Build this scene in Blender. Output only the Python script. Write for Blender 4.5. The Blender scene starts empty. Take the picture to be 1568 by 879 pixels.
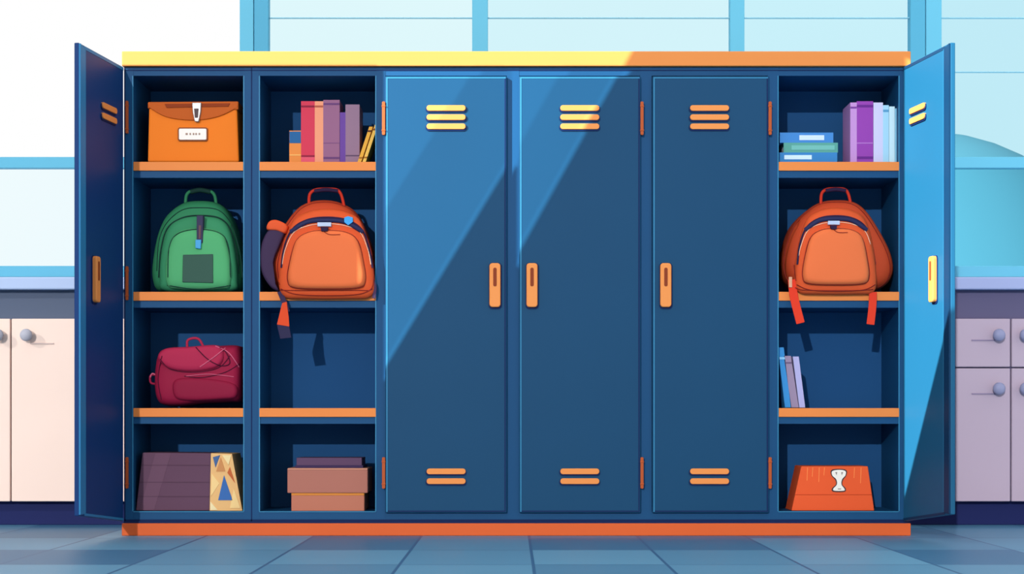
import bpy, math
from mathutils import Vector, Matrix
from mathutils.bvhtree import BVHTree

# ---------------------------------------------------------------- units
S = 400.0      # drawing units per metre on the locker front plane (y = 0)
D = 7.0        # viewing distance
CZ = 0.45      # eye height
def P(u, v, y=0.0):
    k = (D + y) / D
    return Vector(((u - 784) / S * k, y, CZ + (640 - v) / S * k))

scene = bpy.context.scene
col = scene.collection
try:
    scene.view_settings.view_transform = 'Standard'
    scene.view_settings.look = 'None'
except Exception:
    pass

# ---------------------------------------------------------------- materials
def lin(h):
    h = h.lstrip('#')
    r = []
    for i in (0, 2, 4):
        c = int(h[i:i+2], 16) / 255
        r.append(c / 12.92 if c <= 0.04045 else ((c + 0.055) / 1.055) ** 2.4)
    return (*r, 1)
_m = {}
def M(h, rough=0.6, metal=0.0, var=0.04, spec=0.12):
    key = (h, rough, metal)
    if key in _m: return _m[key]
    m = bpy.data.materials.new('mat_' + h.strip('#'))
    m.use_nodes = True
    nt = m.node_tree; b = nt.nodes['Principled BSDF']
    c = lin(h)
    tc = nt.nodes.new('ShaderNodeTexCoord')
    nz = nt.nodes.new('ShaderNodeTexNoise'); nz.inputs['Scale'].default_value = 3.0
    nz.inputs['Detail'].default_value = 1.0
    mx = nt.nodes.new('ShaderNodeMix'); mx.data_type = 'RGBA'
    mx.inputs[6].default_value = tuple(x * (1 - var) for x in c[:3]) + (1,)
    mx.inputs[7].default_value = tuple(min(1, x * (1 + var)) for x in c[:3]) + (1,)
    nt.links.new(tc.outputs['Object'], nz.inputs['Vector'])
    nt.links.new(nz.outputs['Fac'], mx.inputs[0])
    nt.links.new(mx.outputs[2], b.inputs['Base Color'])
    b.inputs['Roughness'].default_value = rough
    b.inputs['Metallic'].default_value = metal
    b.inputs['Specular IOR Level'].default_value = spec
    _m[key] = m
    return m

# ---------------------------------------------------------------- builders
def empty(name, loc=(0, 0, 0), parent=None, rotz=0):
    e = bpy.data.objects.new(name, None); e.empty_display_size = 0.1
    e.location = loc; e.rotation_euler = (0, 0, rotz)
    col.objects.link(e)
    if parent: e.parent = parent
    return e

class B:
    def __init__(s): s.v = []; s.f = []; s.mi = []; s.m = []
    def _mi(s, m):
        if m not in s.m: s.m.append(m)
        return s.m.index(m)
    def prism(s, poly, y0, y1, m, rot=None):
        a = sum(poly[i][0]*poly[(i+1) % len(poly)][1]-poly[(i+1) % len(poly)][0]*poly[i][1] for i in range(len(poly)))
        if a < 0: poly = poly[::-1]
        if rot:
            cx, cz, an = rot; c, sn = math.cos(an), math.sin(an)
            poly = [(cx+(x-cx)*c-(z-cz)*sn, cz+(x-cx)*sn+(z-cz)*c) for x, z in poly]
        n = len(poly); o = len(s.v); k = s._mi(m)
        s.v += [(x, y0, z) for x, z in poly] + [(x, y1, z) for x, z in poly]
        s.f.append(tuple(o+i for i in range(n))); s.mi.append(k)
        s.f.append(tuple(o+n+i for i in reversed(range(n)))); s.mi.append(k)
        for i in range(n):
            j = (i+1) % n
            s.f.append((o+j, o+i, o+n+i, o+n+j)); s.mi.append(k)
    def box(s, x0, x1, y0, y1, z0, z1, m, rot=None):
        s.prism([(x0, z0), (x1, z0), (x1, z1), (x0, z1)], y0, y1, m, rot)
    def uv(s, u0, v0, u1, v1, y0, y1, m, yr=None):
        yr = y0 if yr is None else yr
        a = P(u0, v1, yr); b = P(u1, v0, yr)
        s.box(a.x, b.x, y0, y1, a.z, b.z, m)
    def uvp(s, pts, y0, y1, m):
        s.prism([(P(u, v, y0).x, P(u, v, y0).z) for u, v in pts], y0, y1, m)
    def done(s, name, parent=None, bevel=0.0, seg=2, loc=None):
        me = bpy.data.meshes.new(name); me.from_pydata(s.v, [], s.f)
        for m in s.m: me.materials.append(m)
        me.polygons.foreach_set('material_index', s.mi); me.update()
        ob = bpy.data.objects.new(name, me); col.objects.link(ob)
        if loc: ob.location = loc
        if parent: ob.parent = parent
        if bevel:
            bv = ob.modifiers.new('bevel', 'BEVEL'); bv.width = bevel; bv.segments = seg
            bv.limit_method = 'ANGLE'; bv.angle_limit = math.radians(50)
        return ob

def rrect(x0, x1, z0, z1, r, n=6):
    out = []
    for cx, cz, a0 in ((x1-r, z1-r, 0), (x0+r, z1-r, 90), (x0+r, z0+r, 180), (x1-r, z0+r, 270)):
        for i in range(n+1):
            a = math.radians(a0 + 90*i/n)
            out.append((cx+r*math.cos(a), cz+r*math.sin(a)))
    return out

def smooth_pts(pts, closed=True, n=6):
    out = []; N = len(pts)
    rng = range(N) if closed else range(N-1)
    g = (lambda i: pts[i % N]) if closed else (lambda i: pts[max(0, min(N-1, i))])
    for i in rng:
        p0, p1, p2, p3 = g(i-1), g(i), g(i+1), g(i+2)
        for k in range(n):
            t = k/n
            out.append(tuple(0.5*((2*b)+(-a+c)*t+(2*a-5*b+4*c-d)*t*t+(-a+3*b-3*c+d)*t**3)
                             for a, b, c, d in zip(p0, p1, p2, p3)))
    if not closed: out.append(tuple(pts[-1]))
    return out

PROF = [(0, .90), (.08, .97), (.2, 1), (.6, 1), (.75, .985), (.87, .94), (.95, .86), (.99, .74), (1, .5)]
class Drape:
    def __init__(s): s.trees = []
    def add(s, ob):
        me = ob.data
        s.trees.append(BVHTree.FromPolygons([v.co.copy() for v in me.vertices], [tuple(p.vertices) for p in me.polygons]))
    def hit(s, u, v, y=0.0, off=0.0015):
        for _ in range(3):
            p = P(u, v, y); best = None
            for t in s.trees:
                h = t.ray_cast(Vector((p.x, -2, p.z)), Vector((0, 1, 0)))
                if h[0] is not None and (best is None or h[0].y < best): best = h[0].y
            if best is None: return p
            y = best
        p = P(u, v, y-off); return p

import bmesh
def puff(name, outline, yb, yf, m, parent, drape=None, prof=PROF, sm=5, wrinkle=0.0):
    yr = yb + (yf-yb)*0.6
    pts = [(P(u, v, yr).x, P(u, v, yr).z) for u, v in smooth_pts(outline, True, sm)]
    a = sum(pts[i-1][0]*pts[i][1]-pts[i][0]*pts[i-1][1] for i in range(len(pts)))
    if a < 0: pts = pts[::-1]
    cx = (min(p[0] for p in pts)+max(p[0] for p in pts))/2
    cz = (min(p[1] for p in pts)+max(p[1] for p in pts))/2
    n = len(pts); V = []; F = []
    for t, sc in prof:
        y = yb+(yf-yb)*t
        w = max(p[0] for p in pts)-cx; h = max(p[1] for p in pts)-cz
        ins = (1-sc)*min(w, h)
        sx = 1-ins/w; sz = 1-ins/h
        for i, (x, z) in enumerate(pts):
            V.append((cx+(x-cx)*sx, y, cz+(z-cz)*sz))
    R = len(prof)
    for r in range(R-1):
        for i in range(n):
            j = (i+1) % n
            F.append((r*n+i, r*n+j, (r+1)*n+j, (r+1)*n+i))
    V.append((cx, yb, cz)); V.append((cx, yf-abs(yf-yb)*.01, cz)); cb, cf = len(V)-2, len(V)-1
    for i in range(n):
        j = (i+1) % n
        F.append((cb, j, i)); F.append((cf, (R-1)*n+i, (R-1)*n+j))
    me = bpy.data.meshes.new(name); me.from_pydata(V, [], F); me.update()
    bm = bmesh.new(); bm.from_mesh(me); bmesh.ops.recalc_face_normals(bm, faces=bm.faces); bm.to_mesh(me); bm.free()
    me.materials.append(m)
    for p in me.polygons: p.use_smooth = True
    ob = bpy.data.objects.new(name, me); col.objects.link(ob); ob.parent = parent
    if drape is not None: drape.add(ob)
    return ob

def tube(name, pts, r, m, parent, closed=False):
    cu = bpy.data.curves.new(name, 'CURVE'); cu.dimensions = '3D'
    cu.bevel_depth = r; cu.bevel_resolution = 2; cu.use_fill_caps = True
    sp = cu.splines.new('POLY'); sp.points.add(len(pts)-1)
    for i, p in enumerate(pts): sp.points[i].co = (*p, 1)
    sp.use_cyclic_u = closed
    cu.materials.append(m)
    ob = bpy.data.objects.new(name, cu); col.objects.link(ob); ob.parent = parent
    return ob
def dtube(name, uvs, r, m, parent, dr, closed=False, n=6):
    return tube(name, [dr.hit(u, v) for u, v in smooth_pts(uvs, closed, n)], r, m, parent, closed)
def ribbon(name, cl, w, y, th, m, parent):
    c = smooth_pts(cl, False, 6); L = []; R = []
    for i, (a, b) in enumerate(c):
        p = c[max(0, i-1)]; q = c[min(len(c)-1, i+1)]
        dx, dy = q[0]-p[0], q[1]-p[1]; l = math.hypot(dx, dy) or 1
        L.append((a-dy/l*w, b+dx/l*w)); R.append((a+dy/l*w, b-dx/l*w))
    bb = B()
    bb.uvp(L+R[::-1], y, y+th, m)
    return bb.done(name, parent, 0.001, 1)

# ---------------------------------------------------------------- camera
cam = bpy.data.cameras.new('camera'); co = bpy.data.objects.new('camera', cam); col.objects.link(co)
co.location = (0, -D, CZ); co.rotation_euler = (math.radians(90), 0, 0)
cam.sensor_width = 36; cam.lens = 36*D/(1568/S); cam.shift_y = (640-439.5)/1568
scene.camera = co

# ---------------------------------------------------------------- world + lights
w = bpy.data.worlds.new('world'); scene.world = w; w.use_nodes = True
nt = w.node_tree; bg = nt.nodes['Background']
tc = nt.nodes.new('ShaderNodeTexCoord'); sx = nt.nodes.new('ShaderNodeSeparateXYZ')
rp = nt.nodes.new('ShaderNodeValToRGB')
rp.color_ramp.elements[0].position = 0.3; rp.color_ramp.elements[0].color = (1, 1, 1, 1)
rp.color_ramp.elements[1].position = 0.8; rp.color_ramp.elements[1].color = (0.9, 0.96, 1, 1)
nt.links.new(tc.outputs['Generated'], sx.inputs[0]); nt.links.new(sx.outputs['Z'], rp.inputs[0])
nt.links.new(rp.outputs[0], bg.inputs['Color']); bg.inputs['Strength'].default_value = 1.0

def sun(name, to, strength, angle, color=(1, 1, 1)):
    l = bpy.data.lights.new(name, 'SUN'); l.energy = strength; l.angle = angle; l.color = color
    o = bpy.data.objects.new(name, l); col.objects.link(o)
    o.rotation_euler = Vector(to).to_track_quat('Z', 'Y').to_euler()
    o.location = Vector(to)*5
sun('sky_daylight', (-0.25, -1, 0.25), 1.7, 0.01)
SB = (-1.0, -0.8, 0.6)
sun('sun', SB, 13.5, 0.002, (0.8, 1.0, 0.95))

# ---------------------------------------------------------------- room
b = B(); fl = M('#5488AA', 0.55)
b.box(-5.0, 5.0, -8.5, 1.4, -0.1, 0, fl)
floor = b.done('floor')
fm = bpy.data.materials.new('floor_tiles'); fm.use_nodes = True; nt = fm.node_tree
pb = nt.nodes['Principled BSDF']; tc = nt.nodes.new('ShaderNodeTexCoord'); mp = nt.nodes.new('ShaderNodeMapping')
br = nt.nodes.new('ShaderNodeTexBrick'); br.offset = 0; br.squash = 1
mp.inputs['Location'].default_value = (-0.065, 0.15, 0)
br.inputs['Scale'].default_value = 1; br.inputs['Brick Width'].default_value = 0.41; br.inputs['Row Height'].default_value = 0.62
br.inputs['Mortar Size'].default_value = 0.005; br.inputs['Mortar Smooth'].default_value = 0.0
br.inputs['Color1'].default_value = lin('#3F7196'); br.inputs['Color2'].default_value = lin('#6CA2C0'); br.inputs['Mortar'].default_value = lin('#3A678E')
nt.links.new(tc.outputs['Object'], mp.inputs[0]); nt.links.new(mp.outputs[0], br.inputs['Vector'])
nt.links.new(br.outputs['Color'], pb.inputs['Base Color']); pb.inputs['Roughness'].default_value = 0.45
pb.inputs['Specular IOR Level'].default_value = 0.3
floor.data.materials.clear(); floor.data.materials.append(fm)

# added off-camera gobo on the left, its openings shape the sun patches
WX = -4.5
def to_gobo(p):
    t = (p.x-WX)
    return (p.y+SB[1]*t, p.z+SB[2]*t)
def front(u, v): return to_gobo(Vector(((u-784)/S, -0.01, CZ+(640-v)/S)))
open1 = [front(*p) for p in [(186, 72), (980, 72), (962, 104), (951, 118), (786, 414), (786, 252), (582, 588), (582, 104), (186, 104)]]
def rdoor(f, z): return to_gobo(Vector((1.515+0.07*f, -0.455*f-0.01, z)))
open2 = [rdoor(0.0, 0.13), rdoor(1.03, 0.86), rdoor(1.03, 1.82), rdoor(0.0, 1.82)]
def cabp(x, z): return to_gobo(Vector((x, 0.62, z)))
open3 = [cabp(-2.6, 0.0), cabp(-1.5, 0.0), cabp(-1.5, 1.1), cabp(-2.6, 1.1)]  # gobo opening added to brighten the left cabinets
def plane2d(name, loops, mat, x, ext):
    cu = bpy.data.curves.new(name, 'CURVE'); cu.dimensions = '2D'; cu.fill_mode = 'BOTH'; cu.extrude = ext
    for lp in loops:
        sp = cu.splines.new('POLY'); sp.points.add(len(lp)-1)
        for i, p in enumerate(lp): sp.points[i].co = (p[0], p[1], 0, 1)
        sp.use_cyclic_u = True
    cu.materials.append(mat)
    o = bpy.data.objects.new(name, cu); col.objects.link(o)
    o.matrix_world = Matrix(((0, 0, 1, x), (1, 0, 0, 0), (0, 1, 0, 0), (0, 0, 0, 1)))
    return o
plane2d('sun_gobo_left', [[(-6.6, 0), (1.4, 0), (1.4, 6.6), (-6.6, 6.6)], open1, open2, open3], M('#DCE6EC', 0.8), WX, 0.004)
def glass(name, tint):
    m = bpy.data.materials.new(name); m.use_nodes = True; nt = m.node_tree
    nt.nodes.remove(nt.nodes['Principled BSDF']); t = nt.nodes.new('ShaderNodeBsdfTransparent')
    tc = nt.nodes.new('ShaderNodeTexCoord'); nz = nt.nodes.new('ShaderNodeTexNoise'); nz.inputs['Scale'].default_value = .6
    mx = nt.nodes.new('ShaderNodeMix'); mx.data_type = 'RGBA'
    c = lin(tint); mx.inputs[6].default_value = c; mx.inputs[7].default_value = tuple(min(1, x*1.05) for x in c)
    nt.links.new(tc.outputs['Object'], nz.inputs['Vector']); nt.links.new(nz.outputs['Fac'], mx.inputs[0])
    nt.links.new(mx.outputs[2], t.inputs['Color'])
    nt.links.new(t.outputs[0], nt.nodes['Material Output'].inputs['Surface'])
    return m
tg = glass('gobo_tint', '#DCDCDC')  # added filters that dim parts of the gobo openings
wl = empty('gobo_filters', (0, 0, 0))
pA = plane2d('gobo_filter_a', [[front(*p) for p in [(582, 357), (742, 104), (786, 104), (786, 252), (582, 588)]]], tg, WX-0.02, 0)
pB = plane2d('gobo_filter_b', [[front(*p) for p in [(786, 262), (876, 104), (962, 104), (951, 118), (786, 414)]]], tg, WX-0.02, 0)
pC = plane2d('gobo_filter_c', [[(open3[0][0]+.1, open3[0][1]-.1), (open3[1][0]-.1, open3[1][1]-.1), (open3[2][0]-.1, open3[2][1]+.1), (open3[3][0]+.1, open3[3][1]+.1)]], glass('gobo_tint_dark', '#5A4E4E'), WX-0.02, 0)
for p in (pA, pB, pC): p.parent = wl

# back wall (below the sill) + window wall
YW = 1.26
b = B(); b.box(-5, 5, YW, YW+0.12, 0, P(0, 424, YW).z, M('#8FB4CC', .8)); b.done('wall_back')
wf = empty('window_2')
FR = M('#68BBD6', .5); FR2 = M('#55A9C8', .5)
b = B()
ztop = P(0, 0, YW).z+0.55
zs = P(0, 424, YW).z
b.box(-3.6, 3.6, YW+.0, YW+.1, ztop, ztop+.12, FR)
for (u0, u1, m) in [(367, 388, FR), (389, 411, FR2), (723, 747, FR), (1118, 1140, FR), (1394, 1417, FR2), (1418, 1442, FR)]:
    a = P(u0, 0, YW).x; c = P(u1, 0, YW).x
    b.box(a, c, YW, YW+.06, zs, ztop, m)
b.box(-3.6, -3.5, YW, YW+.06, zs, ztop, FR); b.box(3.5, 3.6, YW, YW+.06, zs, ztop, FR)
for (v0, v1, m) in [(240, 257, FR), (407, 424, FR)]:
    b.box(-3.5, 3.5, YW+.005, YW+.055, P(0, v1, YW).z, P(0, v0, YW).z, m)
xr0 = P(411, 0, YW).x
FL = M('#9AD3E4', .5)
b.box(xr0, 3.5, YW+.02, YW+.035, P(0, 26.6, YW).z, P(0, 25, YW).z, FL)
b.box(P(1442, 0, YW).x, 3.5, YW+.02, YW+.035, P(0, 109.6, YW).z, P(0, 108, YW).z, FL)
b.done('frame', wf, .002, 1)
def pane(u0, u1, v0, v1, tint):
    b = B(); x0 = -3.5 if u0 is None else P(u0, 0, YW).x; x1 = 3.5 if u1 is None else P(u1, 0, YW).x
    z1 = ztop if v0 is None else P(0, v0, YW).z
    b.box(x0, x1, YW+.04, YW+.041, P(0, v1, YW).z, z1, glass('glass_'+tint[1:], tint))
    b.done('pane', wf)
pane(None, 367, None, 240, '#FFFFFF')
pane(None, 367, 257, 407, '#F4FBFE')
pane(411, 723, None, 407, '#ECF9FC'); pane(747, 1118, None, 407, '#E6F7FB')
pane(1140, 1394, None, 407, '#E0F5FA'); pane(1442, None, None, 240, '#DCF3F9'); pane(1442, None, 257, 407, '#CDEDF5')
# hill outside
me = bpy.data.meshes.new('hill'); bm = bmesh.new()
bmesh.ops.create_uvsphere(bm, u_segments=64, v_segments=32, radius=1)
bm.to_mesh(me); bm.free()
for p in me.polygons: p.use_smooth = True
hill = bpy.data.objects.new('distant_hill', me); col.objects.link(hill)
hp = P(1450, 205, 14)
hill.scale = (3.0, 3, hp.z+0.5); hill.location = (hp.x-.3, 14, -0.5)
me.materials.append(M('#54737F', .95))

# base cabinets on both sides
YC = 0.64
def cabinet(name, x0, x1, cbody, ccount, cap, fronts, knobs, lines, lc):
    e = empty(name)
    z = lambda v: P(0, v, YC).z
    b = B()
    b.box(x0, x1, YC+.02, YW-.005, z(768), z(444), M(cap))  # dark carcass colour stands for the shade under the countertop
    b.box(x0, x1, YC+.06, YW-.005, 0, z(768), M('#1B2458'))
    b.done('carcass', e, .002, 1)
    b = B(); b.box(x0-.01, x1+.01, YC-.03, YW-.005, z(444), z(425), M(ccount, .4)); b.done('countertop', e, .006)
    b = B()
    for u0, u1, v0, v1 in fronts:
        a = x0 if u0 is None else P(u0, 0, YC).x; c = x1 if u1 is None else P(u1, 0, YC).x
        b.box(a, c, YC, YC+.02, z(v1), z(v0), M(cbody))
    b.done('door_fronts', e, .004)
    for i, (u, v) in enumerate(knobs):
        me = bpy.data.meshes.new('knob'); bm = bmesh.new()
        bmesh.ops.create_uvsphere(bm, u_segments=24, v_segments=16, radius=.026)
        for vv in bm.verts: vv.co.y *= .7
        bmesh.ops.create_cone(bm, segments=16, radius1=.01, radius2=.01, depth=.03, cap_ends=True,
                              matrix=Matrix.Translation((0, .022, 0)) @ Matrix.Rotation(math.pi/2, 4, 'X'))
        bm.to_mesh(me); bm.free()
        for p in me.polygons: p.use_smooth = True
        me.materials.append(M(lc[1], .35))
        o = bpy.data.objects.new('knob', me); col.objects.link(o); o.parent = e; o.location = P(u, v, YC-.032)
    b = B()
    for u0, u1, v in lines:
        b.uv(u0, v-1, u1, v+1, YC-.004, YC+.001, M(lc[0]))
    b.done('finger_pulls', e)
cabinet('base_cabinet', -2.9, -1.42, '#FADDCD', '#AFC0E0', '#5A6479',
        [(None, -88, 488, 768), (-86, 15.5, 488, 768), (17.5, 122, 488, 768), (124, None, 488, 768)],
        [(40, 513), (-4, 513)], [(46, 82, 526), (-80, -20, 526)], ('#D8BDB4', '#B4B2BC'))
cabinet('base_cabinet', 1.42, 2.9, '#B9A5B6', '#A3ACD4', '#5F5978',  # shade on the right side is put into these mauve colours
        [(None, 1461, 488, 562), (1463, 1547, 488, 562), (1549, 1633, 488, 562), (1635, None, 488, 562),
         (None, 1461, 564, 768), (1463, 1547, 564, 768), (1549, 1633, 564, 768), (1635, None, 564, 768)],
        [(1530, 513), (1530, 595), (1571, 513), (1571, 595)], [(1488, 1524, 521), (1488, 1524, 603)], ('#94849F', '#9394B4'))

# ---------------------------------------------------------------- lockers
L = empty('locker_cabinet')
BL = M('#154A75', .5); BLI = M('#184C7E', .65); EDGE = M('#357FA6', .4); DK = M('#0E2350', .6)
DOOR = M('#114467', .5); OR = M('#EA8744', .5); ORD = M('#DB602F', .5); CAP = M('#E08744', .5)
HG = M('#B4532B', .5); HY = M('#EC904C', .45)
YB = .34
b = B()
for u0, u1 in [(190, 204), (373, 397), (576, 590), (776, 795), (980, 998), (1176, 1192), (1377, 1390)]:
    b.uv(u0, 103, u1, 800, 0, YB, BL)
b.uv(204, 103, 1377, 116, 0.001, YB, BL)
b.uv(204, 783, 1377, 800, 0.001, YB, BL)
b.uv(190, 103, 1390, 800, YB, YB+.015, BLI, yr=0)
b.done('body', L)
b = B()
for u in (373.0, 575.2, 1376.5, 203, 397, 1191.2): b.uv(u-.6, 116, u+1, 783, -.002, .002, EDGE)  # stile edge highlights put in as lighter-coloured strips
b.uv(384.5, 103, 386, 800, -.0015, .002, DK)
b.uv(190, 103, 192, 800, -.0015, .002, DK); b.uv(1388, 103, 1390, 800, -.0015, .002, DK)
b.uv(190, 107, 1390, 108.2, -.0015, .002, DK)
b.uv(190, 795.5, 1390, 800, -.0015, .002, DK)
for u0, u1 in [(204, 373), (397, 575), (1192, 1376)]: b.uv(u0, 783, u1, 784.3, -.002, .002, EDGE)
b.done('edge_highlights_grooves', L)
b = B(); b.uv(188, 80, 1393, 102.5, -.02, YB+.02, CAP, yr=0); b.done('top_cap', L, .003)
b = B(); b.uv(188, 801, 1393, 820, -.02, YB, ORD, yr=0); b.done('plinth', L, .003)
b = B(); b.uv(190, 798, 1391, 801.5, -.01, YB-.01, DK, yr=0); b.done('plinth_gap', L)
b = B(); b2 = B()
for u0, u1 in [(204, 373), (397, 576), (1192, 1377)]:
    for v in (248, 447, 625):
        b.uv(u0, v, u1, v+24, .004, YB, BL, yr=0)
        b2.uv(u0+.4, v, u1-.4, v+13.5, -.004, .004, OR, yr=0)
b.done('shelves', L); b2.done('shelf_edges', L, .0015)

def door(name, ox, oy, th, w, zl0, zl1, zt, sgn, hx, sx, slots, hinge_u, hingez, mat, sw=.149, hw=.0425, flange=None):
    e = empty(name, (ox, oy, 0), L, th)
    t = .018
    y0, y1 = (-t, 0)
    zl = lambda x: zl0+(zl1-zl0)*x/w
    b = B(); b.prism([(0, zl0), (w, zl1), (w, zt), (0, zt)], y0, y1, mat)
    b.done('panel', e, .003)
    f = y0 if sgn < 0 else y1
    def ys(h0, h1):
        return (f-h1, f-h0) if sgn < 0 else (f+h0, f+h1)
    b = B(); q = .0045; r = .004
    a0, a1 = ys(-.002, .0012)
    if flange:
        b.prism([(w-.05, zl(w-.05)+.01), (w-.001, zl(w)+.004), (w-.001, zt-.003), (w-.05, zt-.012)], *ys(-.002, .006), flange)
        b.box(.002, w-.05, a0, a1, zt-.014, zt-.003, flange)
        b.prism([(.002, zl(0)+.003), (w-.05, zl(w-.05)+.003), (w-.05, zl(w-.05)+.012), (.002, zl(0)+.012)], a0, a1, flange)
        b.box(w-.052, w-.05, *ys(-.002, .0065), zl(w-.05)+.012, zt-.014, EDGE)
    else:
        b.prism([(r, zl(r)+r), (r+q, zl(r)+r), (r+q, zt-r), (r, zt-r)], a0, a1, EDGE)  # painted edge highlight: lighter strips on left and top
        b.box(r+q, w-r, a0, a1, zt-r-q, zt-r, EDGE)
        b.prism([(w-r-q, zl(w)+r), (w-r, zl(w)+r), (w-r, zt-r-q), (w-r-q, zt-r-q)], a0, a1, DK)  # painted edge shade: dark strips on right and bottom
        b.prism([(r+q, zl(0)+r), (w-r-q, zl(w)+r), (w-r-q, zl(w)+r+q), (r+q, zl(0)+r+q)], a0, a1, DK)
    b.done('lip_edge_shading', e)
    b = B(); b2 = B()
    for z in slots:
        a0, a1 = ys(-.003, .009); b.prism(rrect(sx-sw/2, sx+sw/2, z-.010, z+.012, .0105), a0, a1, HY)
        a0, a1 = ys(-.003, .004); b2.prism(rrect(sx-sw/2-.004, sx+sw/2+.003, z-.016, z+.010, .012), a0, a1, DK)  # dark slab set slightly lower, a painted depth shadow of the louvre
    b.done('vent_louvres', e, .002); b2.done('vent_shadow', e)
    zc = CZ+(640-437.5)/S
    b = B(); a0, a1 = ys(-.002, .018); b.prism(rrect(hx-hw/2, hx+hw/2, zc-.084, zc+.084, .012), a0, a1, HY); b.done('handle', e, .004)
    b = B(); a0, a1 = ys(0, .0195); b.prism(rrect(hx-.0065, hx+.0065, zc-.005, zc+.066, .006), a0, a1, M('#8A3B20', .6)); b.done('handle_slot', e)
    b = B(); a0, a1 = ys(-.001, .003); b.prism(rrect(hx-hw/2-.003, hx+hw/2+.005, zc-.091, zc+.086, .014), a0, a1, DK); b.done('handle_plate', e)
    if hingez:
        b = B()
        for z0, z1 in hingez:
            a0, a1 = (y0-.006, y0+.01)
            b.prism(rrect(hinge_u-.006, hinge_u+.006, z0, z1, .004), a0, a1, HG)
            b.box(hinge_u-.0075, hinge_u+.0075, y0-.0075, y0+.008, z0+.015, z0+.02, HG)
            b.box(hinge_u-.0075, hinge_u+.0075, y0-.0075, y0+.008, z1-.02, z1-.015, HG)
        b.done('hinges', e, .001)
Z = lambda v: CZ+(640-v)/S
X = lambda u: (u-784)/S
sl = [Z(167.5), Z(181.5), Z(195.5), Z(722), Z(737)]
hz = [(Z(208), Z(157)), (Z(748), Z(700))]
def cdoor(n, u0, u1, hu, su, hingeu):
    door(n, X(u0), 0, 0, X(u1)-X(u0), Z(785), Z(785), Z(118), -1, X(hu)-X(u0), X(su)-X(u0), sl, X(hingeu)-X(u0), hz, DOOR)
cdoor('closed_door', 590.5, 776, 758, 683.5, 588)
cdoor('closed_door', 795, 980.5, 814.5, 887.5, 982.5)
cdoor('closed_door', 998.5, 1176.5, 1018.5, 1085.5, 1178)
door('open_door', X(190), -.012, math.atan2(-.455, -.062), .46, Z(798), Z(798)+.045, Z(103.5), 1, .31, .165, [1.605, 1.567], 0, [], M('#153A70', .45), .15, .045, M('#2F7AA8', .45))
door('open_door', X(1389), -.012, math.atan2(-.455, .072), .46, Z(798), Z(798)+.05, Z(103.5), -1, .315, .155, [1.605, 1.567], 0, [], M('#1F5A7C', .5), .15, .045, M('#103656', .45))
b = B()
for u in (195, 1386):
    for z0, z1 in [(Z(205), Z(155)), (Z(460), Z(408)), (Z(748), Z(700))]:
        b.prism(rrect(X(u)-.005, X(u)+.005, z0, z1, .004), -.012, .001, HG)
        b.box(X(u)-.0065, X(u)+.0065, -.0135, 0, z0+.015, z0+.02, HG); b.box(X(u)-.0065, X(u)+.0065, -.0135, 0, z1-.02, z1-.015, HG)
b.done('open_door_hinges', L, .001)

# ---------------------------------------------------------------- contents
# orange storage box
e = empty('orange_storage_box')
y0 = .03
O1 = M('#F07A1E', .6); O2 = M('#C0581C', .6); O3 = M('#8E3A1A', .7)
b = B(); b.uvp([(228, 165), (363, 165), (366, 248), (226, 248)], y0, y0+.24, O1); b.done('body', e, .006)
b = B(); b.uvp([(226, 156), (365, 155), (365, 168), (226, 166)], y0-.006, y0+.25, O2); b.done('lid', e, .004)
b = B(); b.uvp([(227, 160)]+smooth_pts([(227, 164), (255, 179), (297, 184), (335, 178), (364, 164)], False)+[(364, 160)], y0-.007, y0+.003, O2)
b.done('flap', e, .002)
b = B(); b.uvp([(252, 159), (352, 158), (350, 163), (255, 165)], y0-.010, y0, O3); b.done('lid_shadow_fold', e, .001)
b = B(); b.uvp([(294, 157), (308, 157), (307, 172), (304, 186), (298, 186), (295, 172)], y0-.018, y0, M('#A9A29E', .35, .3))
b.uvp([(297, 166), (304, 166), (303, 180), (298, 180)], y0-.021, y0, M('#5B4A4A')); b.done('clasp', e, .002)
b = B(); x0, z0 = P(272, 216, y0-.008).x, P(272, 216, y0-.008).z; x1, z1 = P(318, 195, y0-.008).x, P(318, 195, y0-.008).z
b.prism(rrect(x0, x1, z0, z1, .008), y0-.006, y0+.001, M('#8A4A2A'))
b.prism(rrect(x0+.005, x1-.005, z0+.005, z1-.005, .005), y0-.009, y0, M('#FBEFE4'))
for i, u in enumerate((284, 290, 295, 299, 304)): b.uv(u, 203.5, u+(2.5 if i else 3.5), 206.5, y0-.0105, y0-.008, M('#A98A7A'))
b.done('label_holder', e, .001)

def book(b, u0, u1, vt, vb, y0, dp, cm, band=None, pages='#EFE3CF'):
    a = P(u0, vb, y0); c = P(u1, vt, y0); th = min(.004, (c.x-a.x)*.15)
    m = M(cm, .55)
    b.box(a.x, c.x, y0, y0+.006, a.z, c.z, m)
    b.box(a.x, a.x+th, y0+.006, y0+dp, a.z, c.z, m); b.box(c.x-th, c.x, y0+.006, y0+dp, a.z, c.z, m)
    b.box(a.x+th, c.x-th, y0+.006, y0+dp-.006, a.z+.004, c.z-.005, M(pages, .8))
    if band:
        for f0, f1, bc in band:
            h = c.z-a.z
            b.box(a.x+.0005, c.x-.0005, y0-.0012, y0+.001, a.z+h*f0, a.z+h*f1, M(bc, .6))
b = B(); yb = .06
def sheared(u0, u1, vt, vb, cm, du, y0=.04, band=None):
    n = len(b.v); book(b, u0, u1, vt, vb, y0, .15, cm, band=band)
    zb = P(0, vb, y0).z; h = P(0, vt, y0).z-zb
    for i in range(n, len(b.v)):
        x, y, z = b.v[i]; b.v[i] = (x-(z-zb)/h*du/S, y, z)
book(b, 443, 461, 200, 248, yb, .13, '#E8873F', band=[(.6, .97, '#2A5F92'), (.2, .24, '#F3B061')])
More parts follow.
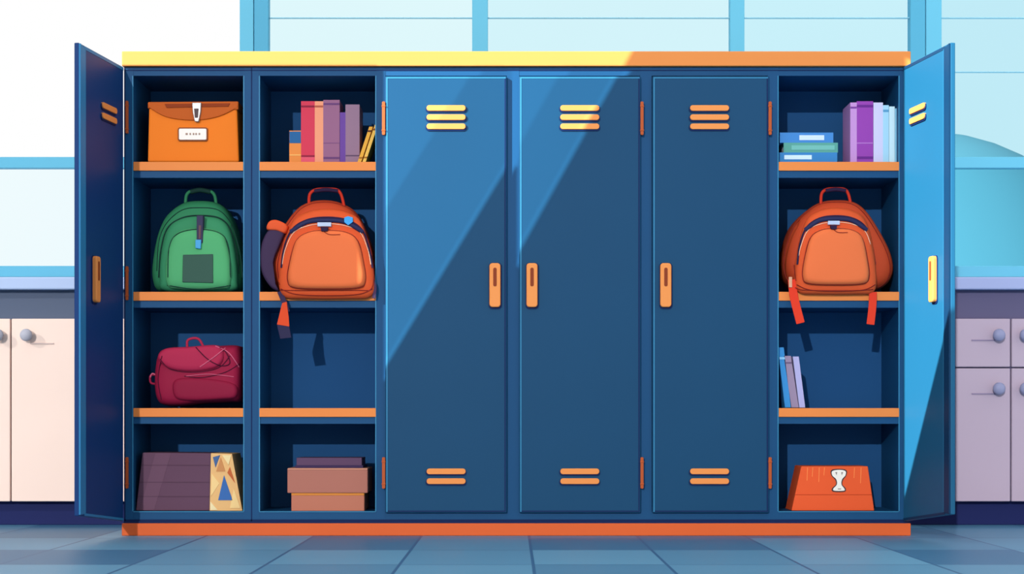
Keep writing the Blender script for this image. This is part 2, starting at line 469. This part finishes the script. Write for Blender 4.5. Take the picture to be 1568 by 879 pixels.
book(b, 461, 482, 155, 248, yb, .16, '#D23850', band=[(.9, .93, '#8E1F3A'), (.08, .11, '#8E1F3A'), (.0, .08, '#E2566A')])
book(b, 482, 495, 155, 248, yb, .16, '#EE9672', band=[(.9, .93, '#B35A45')])
book(b, 495, 520, 153, 248, yb, .17, '#95607F', band=[(.92, .95, '#6A4070'), (.05, .08, '#6A4070'), (.3, .31, '#7A4A78')])
book(b, 520.5, 529, 172, 248, yb, .14, '#6A4292')
book(b, 529, 550.5, 160, 248, yb, .16, '#937085', band=[(.1, .12, '#5F4660')])
sheared(547.5, 553, 194, 248, '#E9A73C', -18, .045, [(.85, .9, '#5A2A20'), (.1, .14, '#A96A20')])
sheared(555, 560, 191, 248, '#F3BC55', -19, .045, [(.85, .9, '#8A4A20'), (.1, .14, '#A96A20')])
b.done('book_row')

# right column books
b = B(); yb = .05
def lay(u0, u1, v0, v1, cm, pg, y0, dp=.2, tag=None):
    a = P(u0, v1, y0); c = P(u1, v0, y0); m = M(cm, .55); t = .004
    b.box(a.x, c.x, y0, y0+dp, a.z, a.z+t, m); b.box(a.x, c.x, y0, y0+dp, c.z-t, c.z, m)
    b.box(a.x, c.x, y0, y0+.006, a.z+t, c.z-t, m)
    b.box(a.x+.004, c.x-.004, y0+.006, y0+dp-.004, a.z+t, c.z-t, M(pg, .8))
    if tag: b.uv(u0+tag[0], v0+4, u0+tag[1], v1-4, y0-.0015, y0+.001, M(tag[2]))
lay(1193, 1282, 233.5, 248, '#3A82BE', '#E8EEF4', yb, tag=(8, 50, '#D3E8F6'))
lay(1200, 1283, 218.5, 233.5, '#5BA093', '#E8EEF4', yb, tag=(12, 78, '#74B8AE'))
lay(1194, 1276, 203, 218.5, '#4586C8', '#E8EEF4', yb, tag=(30, 68, '#D2E0F6'))
b.done('book_stack')
b = B()
book(b, 1302, 1312, 157, 248, yb, .16, '#C58FCB', band=[(.9, .93, '#7A3F92')])
book(b, 1312, 1337, 155, 248, yb, .17, '#9642A6', band=[(.9, .94, '#6B2A86'), (.05, .09, '#6B2A86'), (.3, .32, '#B371C2')])
book(b, 1337.5, 1352, 157, 248, yb, .15, '#CFCBE8')
book(b, 1352, 1361, 161, 248, yb, .16, '#A6D4EA', band=[(.88, .92, '#5B9CC4')])
book(b, 1361.5, 1370, 163, 248, yb, .16, '#C8E8F2')
book(b, 1370.5, 1376, 166, 248, yb, .16, '#8AC6E0')
b.done('book_row')
b = B()
sheared(1202, 1211, 532, 624, '#3A8CCB', 11, band=[(.8, .84, '#8EC3E6')])
sheared(1212, 1223, 545, 624, '#9A859F', 12, band=[(.85, .88, '#6B5878')])
sheared(1224, 1233, 546, 624, '#B2ACD6', 10)
b.done('leaning_books')

# brown patterned carton bottom left
e = empty('patterned_carton'); y0 = .03
b = B()
b.uvp([(218, 693), (323, 694), (321, 782), (208, 782)], y0, y0+.22, M('#644558', .7)); b.done('body', e, .003)
b = B(); b.uvp([(323, 694), (355, 695), (371, 782), (321, 782)], y0-.001, y0+.22, M('#EBB87A', .7))
yy = y0-.0035
for pl, c in [([(326, 700), (337, 697), (330, 716)], '#4A6694'), ([(340, 697), (354, 697), (350, 712)], '#F3D9A0'),
              ([(343, 728), (356, 766), (334, 766)], '#3F6BAA'), ([(324, 725), (336, 740), (323, 760)], '#F7D08E'),
              ([(352, 715), (360, 740), (348, 724)], '#C7663A'), ([(322, 768), (333, 781), (322, 781)], '#F4DFAE'), ([(358, 748), (368, 778), (352, 778)], '#F7D08E'),
              ([(338, 700), (345, 722), (331, 722)], '#D08D58')]:
    b.uvp(pl, yy, y0+.002, M(c, .7))
b.done('printed_side', e)
b = B()
for v in (712, 738, 760): b.uvp([(216-(v-693)*.11+2, v), (321, v), (321, v+.8), (216-(v-693)*.11+2, v+.8)], y0-.0015, y0+.001, M('#533849', .7))
b.uvp([(238, 694), (262, 694), (236, 781), (214, 781)], y0-.0012, y0+.001, M('#6C4B5E', .7))
b.done('creases', e)

# stacked gift boxes
e = empty('stacked_boxes'); y0 = .04
b = B(); b.uv(454, 701, 554, 714, y0+.02, y0+.19, M('#5F4560', .7)); b.uv(452, 712.5, 556, 717, y0+.015, y0+.2, M('#3D2E50', .7)); b.done('flat_box', e, .002)
b = B(); b.uv(440, 717, 563, 755, y0-.008, y0+.23, M('#B06F60', .7)); b.uv(440, 717, 563, 720, y0-.010, y0+.23, M('#C88870', .7)); b.done('lid_box', e, .003)
b = B(); b.uv(446, 754, 558, 783, y0, y0+.22, M('#BF755E', .7)); b.uv(446, 754, 558, 759, y0-.002, y0+.2, M('#DE8A3E', .7)); b.done('lower_box', e, .003)

# orange paper bag with emblem
e = empty('orange_paper_bag'); y0 = .04
b = B(); b.uvp([(1227, 714), (1329, 714), (1339, 782), (1212, 782)], y0, y0+.16, M('#EC5C30', .7)); b.done('body', e, .003)
b = B(); W = M('#F6EDE0', .7); KB = M('#4A3A3A', .7)
b.uvp(smooth_pts([(1273, 720), (1284, 718), (1296, 720), (1296, 728), (1291, 735), (1290, 742), (1295, 748), (1293, 753), (1276, 753), (1274, 748), (1280, 742), (1279, 735), (1273, 728)], True, 4), y0-.002, y0+.002, KB)
b.uvp(smooth_pts([(1274.5, 721.5), (1285, 719.5), (1294.5, 721.5), (1294.5, 728), (1289.5, 734), (1288.5, 742), (1293, 748.5), (1292, 751.5), (1278, 751.5), (1276, 748.5), (1281.5, 742), (1280.5, 734), (1274.5, 728)], True, 4), y0-.0035, y0+.002, W)
for pl in ([(1279, 723), (1282, 723), (1281, 728)], [(1288, 723), (1291, 723), (1289, 728)], [(1283, 748), (1288, 748), (1288, 749.5), (1283, 749.5)]):
    b.uvp(pl, y0-.0045, y0, M('#9A8A82'))
b.done('emblem', e)
b = B()
for u, h in ((1236, 20), (1244, 14), (1254, 22), (1262, 12), (1308, 16), (1318, 24)):
    b.uvp([(u, 716), (u+1.2, 716), (u+.2, 716+h), (u-.8, 716+h)], y0-.0012, y0+.001, M('#F58A4C', .7))
b.uvp([(1217, 757), (1335, 757), (1335.3, 758), (1216.8, 758)], y0-.0012, y0+.001, M('#C2451F', .7))
b.done('print_lines', e)

# crimson duffel
e = empty('duffel_bag'); dr = Drape()
C1 = M('#951A3C', .65); C2 = M('#AE284A', .65); CD = M('#4A0E2A', .7); CL = M('#CC5C78', .6)
puff('body', [(243, 547), (255, 534), (290, 531), (330, 530), (362, 529), (371, 536), (374, 560), (373, 595), (370, 614), (350, 616), (310, 618), (280, 622), (255, 621), (243, 612), (239, 585)], .22, .0, C1, e, dr)
puff('top_flap', [(243, 549), (254, 534), (290, 531), (334, 529), (345, 545), (335, 563), (300, 570), (262, 566)], .08, -.018, C2, e, dr)
puff('side_pocket', [(268, 582), (300, 578), (340, 582), (362, 590), (362, 608), (340, 612), (290, 614), (268, 608)], .06, -.012, M('#8C1838', .65), e, dr)
dtube('seam_a', [(245, 550), (262, 566), (300, 570), (335, 563), (352, 545)], .0016, CD, e, dr)
dtube('seam_b', [(282, 576), (310, 578), (345, 570), (368, 556)], .0016, CD, e, dr)
dtube('strap_a', [(300, 532), (318, 550), (338, 560), (352, 556), (345, 538), (333, 531)], .002, CD, e, dr)
dtube('strap_b', [(306, 562), (326, 548), (345, 533)], .0022, CL, e, dr)
dtube('strap_c', [(330, 530), (350, 540), (366, 562)], .0022, CL, e, dr)
dtube('piping', [(248, 545), (242, 580), (247, 612)], .0016, CD, e, dr)
dtube('zip', [(285, 576), (320, 573), (358, 577)], .0016, CL, e, dr)
tube('handle', [P(u, v, .06) for u, v in smooth_pts([(287, 534), (287, 522), (296, 518), (305, 520), (312, 532)], False)], .005, C2, e)
tube('ring', [P(u, v, .04) for u, v in smooth_pts([(241, 574), (231, 575), (231, 586), (240, 588)], False)], .0045, C1, e)
tube('ring_b', [P(u, v, .035) for u, v in smooth_pts([(244, 579), (234, 572), (230, 578)], False)], .003, CL, e)

# green backpack
e = empty('green_backpack'); dr = Drape()
G1 = M('#2F7A52', .65); G2 = M('#52A56C', .65); GD = M('#16362F', .7); GM = M('#38865C', .65)
puff('body', [(262, 326), (282, 312), (305, 308), (333, 311), (350, 325), (362, 352), (371, 390), (374, 428), (368, 446), (340, 447), (270, 447), (244, 446), (236, 432), (235, 408), (241, 370), (250, 343)], .24, .03, G1, e, dr)
puff('main_panel', [(258, 350), (278, 335), (305, 331), (336, 335), (352, 352), (361, 390), (364, 428), (358, 445), (305, 447), (252, 445), (245, 428), (247, 390)], .1, .005, GM, e, dr)
puff('front_pocket', [(272, 356), (305, 349), (338, 356), (349, 378), (354, 410), (352, 438), (335, 443), (305, 444), (275, 443), (257, 438), (254, 410), (259, 378)], .06, -.02, G2, e, dr)
dtube('zip', [(243, 425), (246, 385), (256, 350), (278, 334), (305, 330), (336, 334), (353, 352), (363, 390), (366, 425)], .0028, GD, e, dr)
dtube('outer_piping', [(240, 415), (243, 372), (254, 343), (278, 322), (305, 318), (335, 322), (354, 344), (367, 385), (371, 425)], .0016, GD, e, dr)
dtube('pocket_zip', [(257, 425), (259, 380), (272, 358), (305, 351), (338, 358), (350, 380), (353, 425)], .002, GD, e, dr)
dtube('bottom_seam', [(256, 437), (305, 443), (353, 437)], .0016, GD, e, dr)
b = B(); b.uvp([(280, 390), (326, 389), (326, 433), (279, 432)], -.025, -.015, M('#3A584C', .7)); b.done('patch', e, .002)
b = B(); b.uvp([(301, 330), (311, 330), (310, 372), (301, 372)], -.026, .01, M('#3A3550', .6)); b.uvp([(304, 345), (308, 345), (307, 366), (304, 366)], -.029, -.02, M('#6A4A50')); b.done('strap', e, .002)
b = B(); b.uvp([(299, 367), (308, 367), (307, 381), (299, 380)], -.033, -.022, M('#4A9ED0', .5)); b.done('tag', e, .002)
tube('handle', [P(u, v, .1) for u, v in smooth_pts([(284, 313), (286, 298), (296, 292), (318, 292), (328, 298), (331, 313)], False)], .0065, G1, e)
tube('handle_grip', [P(u, v, .098) for u, v in smooth_pts([(292, 294), (306, 291), (322, 294)], False)], .0095, GD, e)

# orange backpacks
def orange_pack(name, f, rear):
    e = empty(name); dr = Drape()
    Bc = M('#D9552B', .65); C = M('#E8703F', .65); K = M('#2E1E3C', .7); R = M('#7E231C', .7); LT = M('#F5C9A8', .6)
    g = lambda l: [f(*p) for p in l]
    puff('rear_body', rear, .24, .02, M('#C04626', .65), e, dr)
    puff('main_body', g([(1235, 337), (1256, 322), (1280, 318), (1305, 322), (1325, 337), (1337, 380), (1343, 428), (1337, 448), (1310, 451), (1250, 451), (1225, 448), (1217, 428), (1222, 380)]), -.006, -.05, Bc, e, dr,
         prof=[(0, .99), (.3, 1), (.6, .985), (.85, .93), (.97, .84), (1, .7)])
    puff('inner_body', g([(1235, 337), (1256, 322), (1280, 318), (1305, 322), (1325, 337), (1337, 380), (1341, 425), (1335, 446), (1280, 446), (1226, 446), (1219, 425), (1222, 380)]), .1, -.02, Bc, e)
    puff('front_pocket', g([(1240, 364), (1256, 351), (1280, 348), (1306, 351), (1321, 364), (1329, 400), (1331, 424), (1322, 435), (1280, 437), (1238, 435), (1229, 424), (1231, 400)]), -.03, -.075, C, e, dr,
         prof=[(0, .99), (.3, 1), (.6, .985), (.85, .94), (.97, .87), (1, .78)])
    dtube('main_zip', g([(1221, 405), (1225, 375), (1235, 349), (1254, 335), (1280, 331), (1307, 335), (1326, 349), (1335, 375), (1340, 405)]), .0042, K, e, dr)
    dtube('zip_band', g([(1233, 352), (1254, 338), (1280, 335), (1305, 338), (1327, 352)]), .0085, M('#2A2C50', .6), e, dr)
    dtube('zip_teeth', g([(1222, 400), (1226, 378), (1237, 353), (1256, 343), (1280, 340), (1305, 343), (1324, 353), (1334, 378), (1338, 400)]), .0014, LT, e, dr)
    dtube('pocket_piping', g([(1231, 400), (1240, 366), (1256, 353), (1280, 350), (1306, 353), (1321, 366), (1329, 400), (1331, 424), (1322, 434), (1280, 436), (1238, 434), (1229, 424)]), .0018, R, e, dr, True)
    dtube('base_seam', g([(1220, 436), (1240, 444), (1280, 446), (1322, 444), (1340, 436)]), .0018, R, e, dr)
    dtube('fold', g([(1277, 352), (1284, 356), (1298, 356)]), .0014, R, e, dr)
    dtube('side_seam', g([(1219, 430), (1216, 400), (1224, 362)]), .0016, R, e, dr)
    b = B(); b.uvp(g([(1268, 338), (1286, 338), (1286, 344), (1268, 344)]), -.064, -.04, M('#B9C4DD', .4)); b.uvp(g([(1272, 345), (1282, 345), (1281, 351), (1273, 351)]), -.08, -.06, K)
    b.done('zip_pull', e, .001)
    hl = g([(1257, 314), (1258, 297), (1266, 290), (1280, 289), (1293, 290), (1299, 297), (1303, 314)])
    tube('handle', [P(u, v, .06) for u, v in smooth_pts(hl, False)], .006, M('#C8321F', .6), e)
    tube('handle_grip', [P(u, v, .058) for u, v in smooth_pts(g([(1264, 292), (1280, 290), (1295, 292)]), False)], .008, K, e)
    cxr = sum(q[0] for q in rear)/len(rear)
    tube('rear_piping', [dr.hit(u, v) for u, v in smooth_pts([((p[0]-cxr)*.965+cxr, (p[1]-380)*.965+380) for p in rear], True, 5)], .0016, R, e, True)
    return e, dr
e, dr = orange_pack('orange_backpack', lambda u, v: (u, v),
    [(1236, 322), (1256, 310), (1280, 307), (1305, 310), (1324, 324), (1343, 352), (1360, 385), (1366, 412), (1360, 432), (1345, 443), (1320, 447), (1240, 447), (1216, 443), (1202, 428), (1197, 405), (1202, 375), (1214, 345)])
ribbon('strap_end', [(1213, 428), (1216, 455), (1226, 495)], 6.5, -.03, .005, M('#E23A22', .6), e)
ribbon('strap_end', [(1337, 447), (1336, 470), (1333, 497)], 6.0, -.03, .005, M('#E23A22', .6), e)
b = B(); b.uv(1208, 424, 1213, 440, -.036, -.028, M('#D9A080', .5)); b.done('buckle', e, .001)
f2 = lambda u, v: ((u-1280)*1.17+500, (v-452)*1.04+459)
e, dr = orange_pack('orange_backpack', f2,
    [(452, 325), (472, 311), (497, 307), (522, 311), (545, 325), (560, 352), (572, 390), (575, 425), (570, 445), (545, 447), (440, 447), (424, 443), (415, 420), (416, 390), (428, 360)])
b = B(); b.uvp([(527, 333), (533, 331), (540, 333), (540, 340), (533, 345), (527, 340)], -.062, -.04, M('#3F9FE0', .5)); b.done('badge', e, .001)
puff('shoulder_strap_pad', [(412, 352), (425, 345), (438, 352), (430, 375), (420, 400), (420, 430), (428, 446), (415, 440), (402, 420), (398, 395), (402, 370)], .06, .0, M('#41304C', .7), e)
puff('shoulder_strap_top', [(412, 340), (424, 337), (441, 346), (438, 358), (424, 354), (409, 352)], .05, -.006, M('#E0572E', .65), e)
ribbon('strap_tail', [(428, 446), (436, 465), (440, 478)], 4, -.03, .005, M('#3A2C4A', .7), e)
b = B(); b.uvp([(432, 464), (439, 462), (442, 486), (443, 500), (424, 497), (428, 480)], -.036, -.03, M('#DD4A26', .65))
b.uvp([(424, 497), (443, 500), (446, 517), (429, 519)], -.0355, -.0305, M('#2E2A48', .65)); b.done('strap_end', e, .001)
ribbon('side_loop', [(569, 425), (574, 440), (572, 457)], 2.5, -.03, .004, M('#4A3350', .7), e)
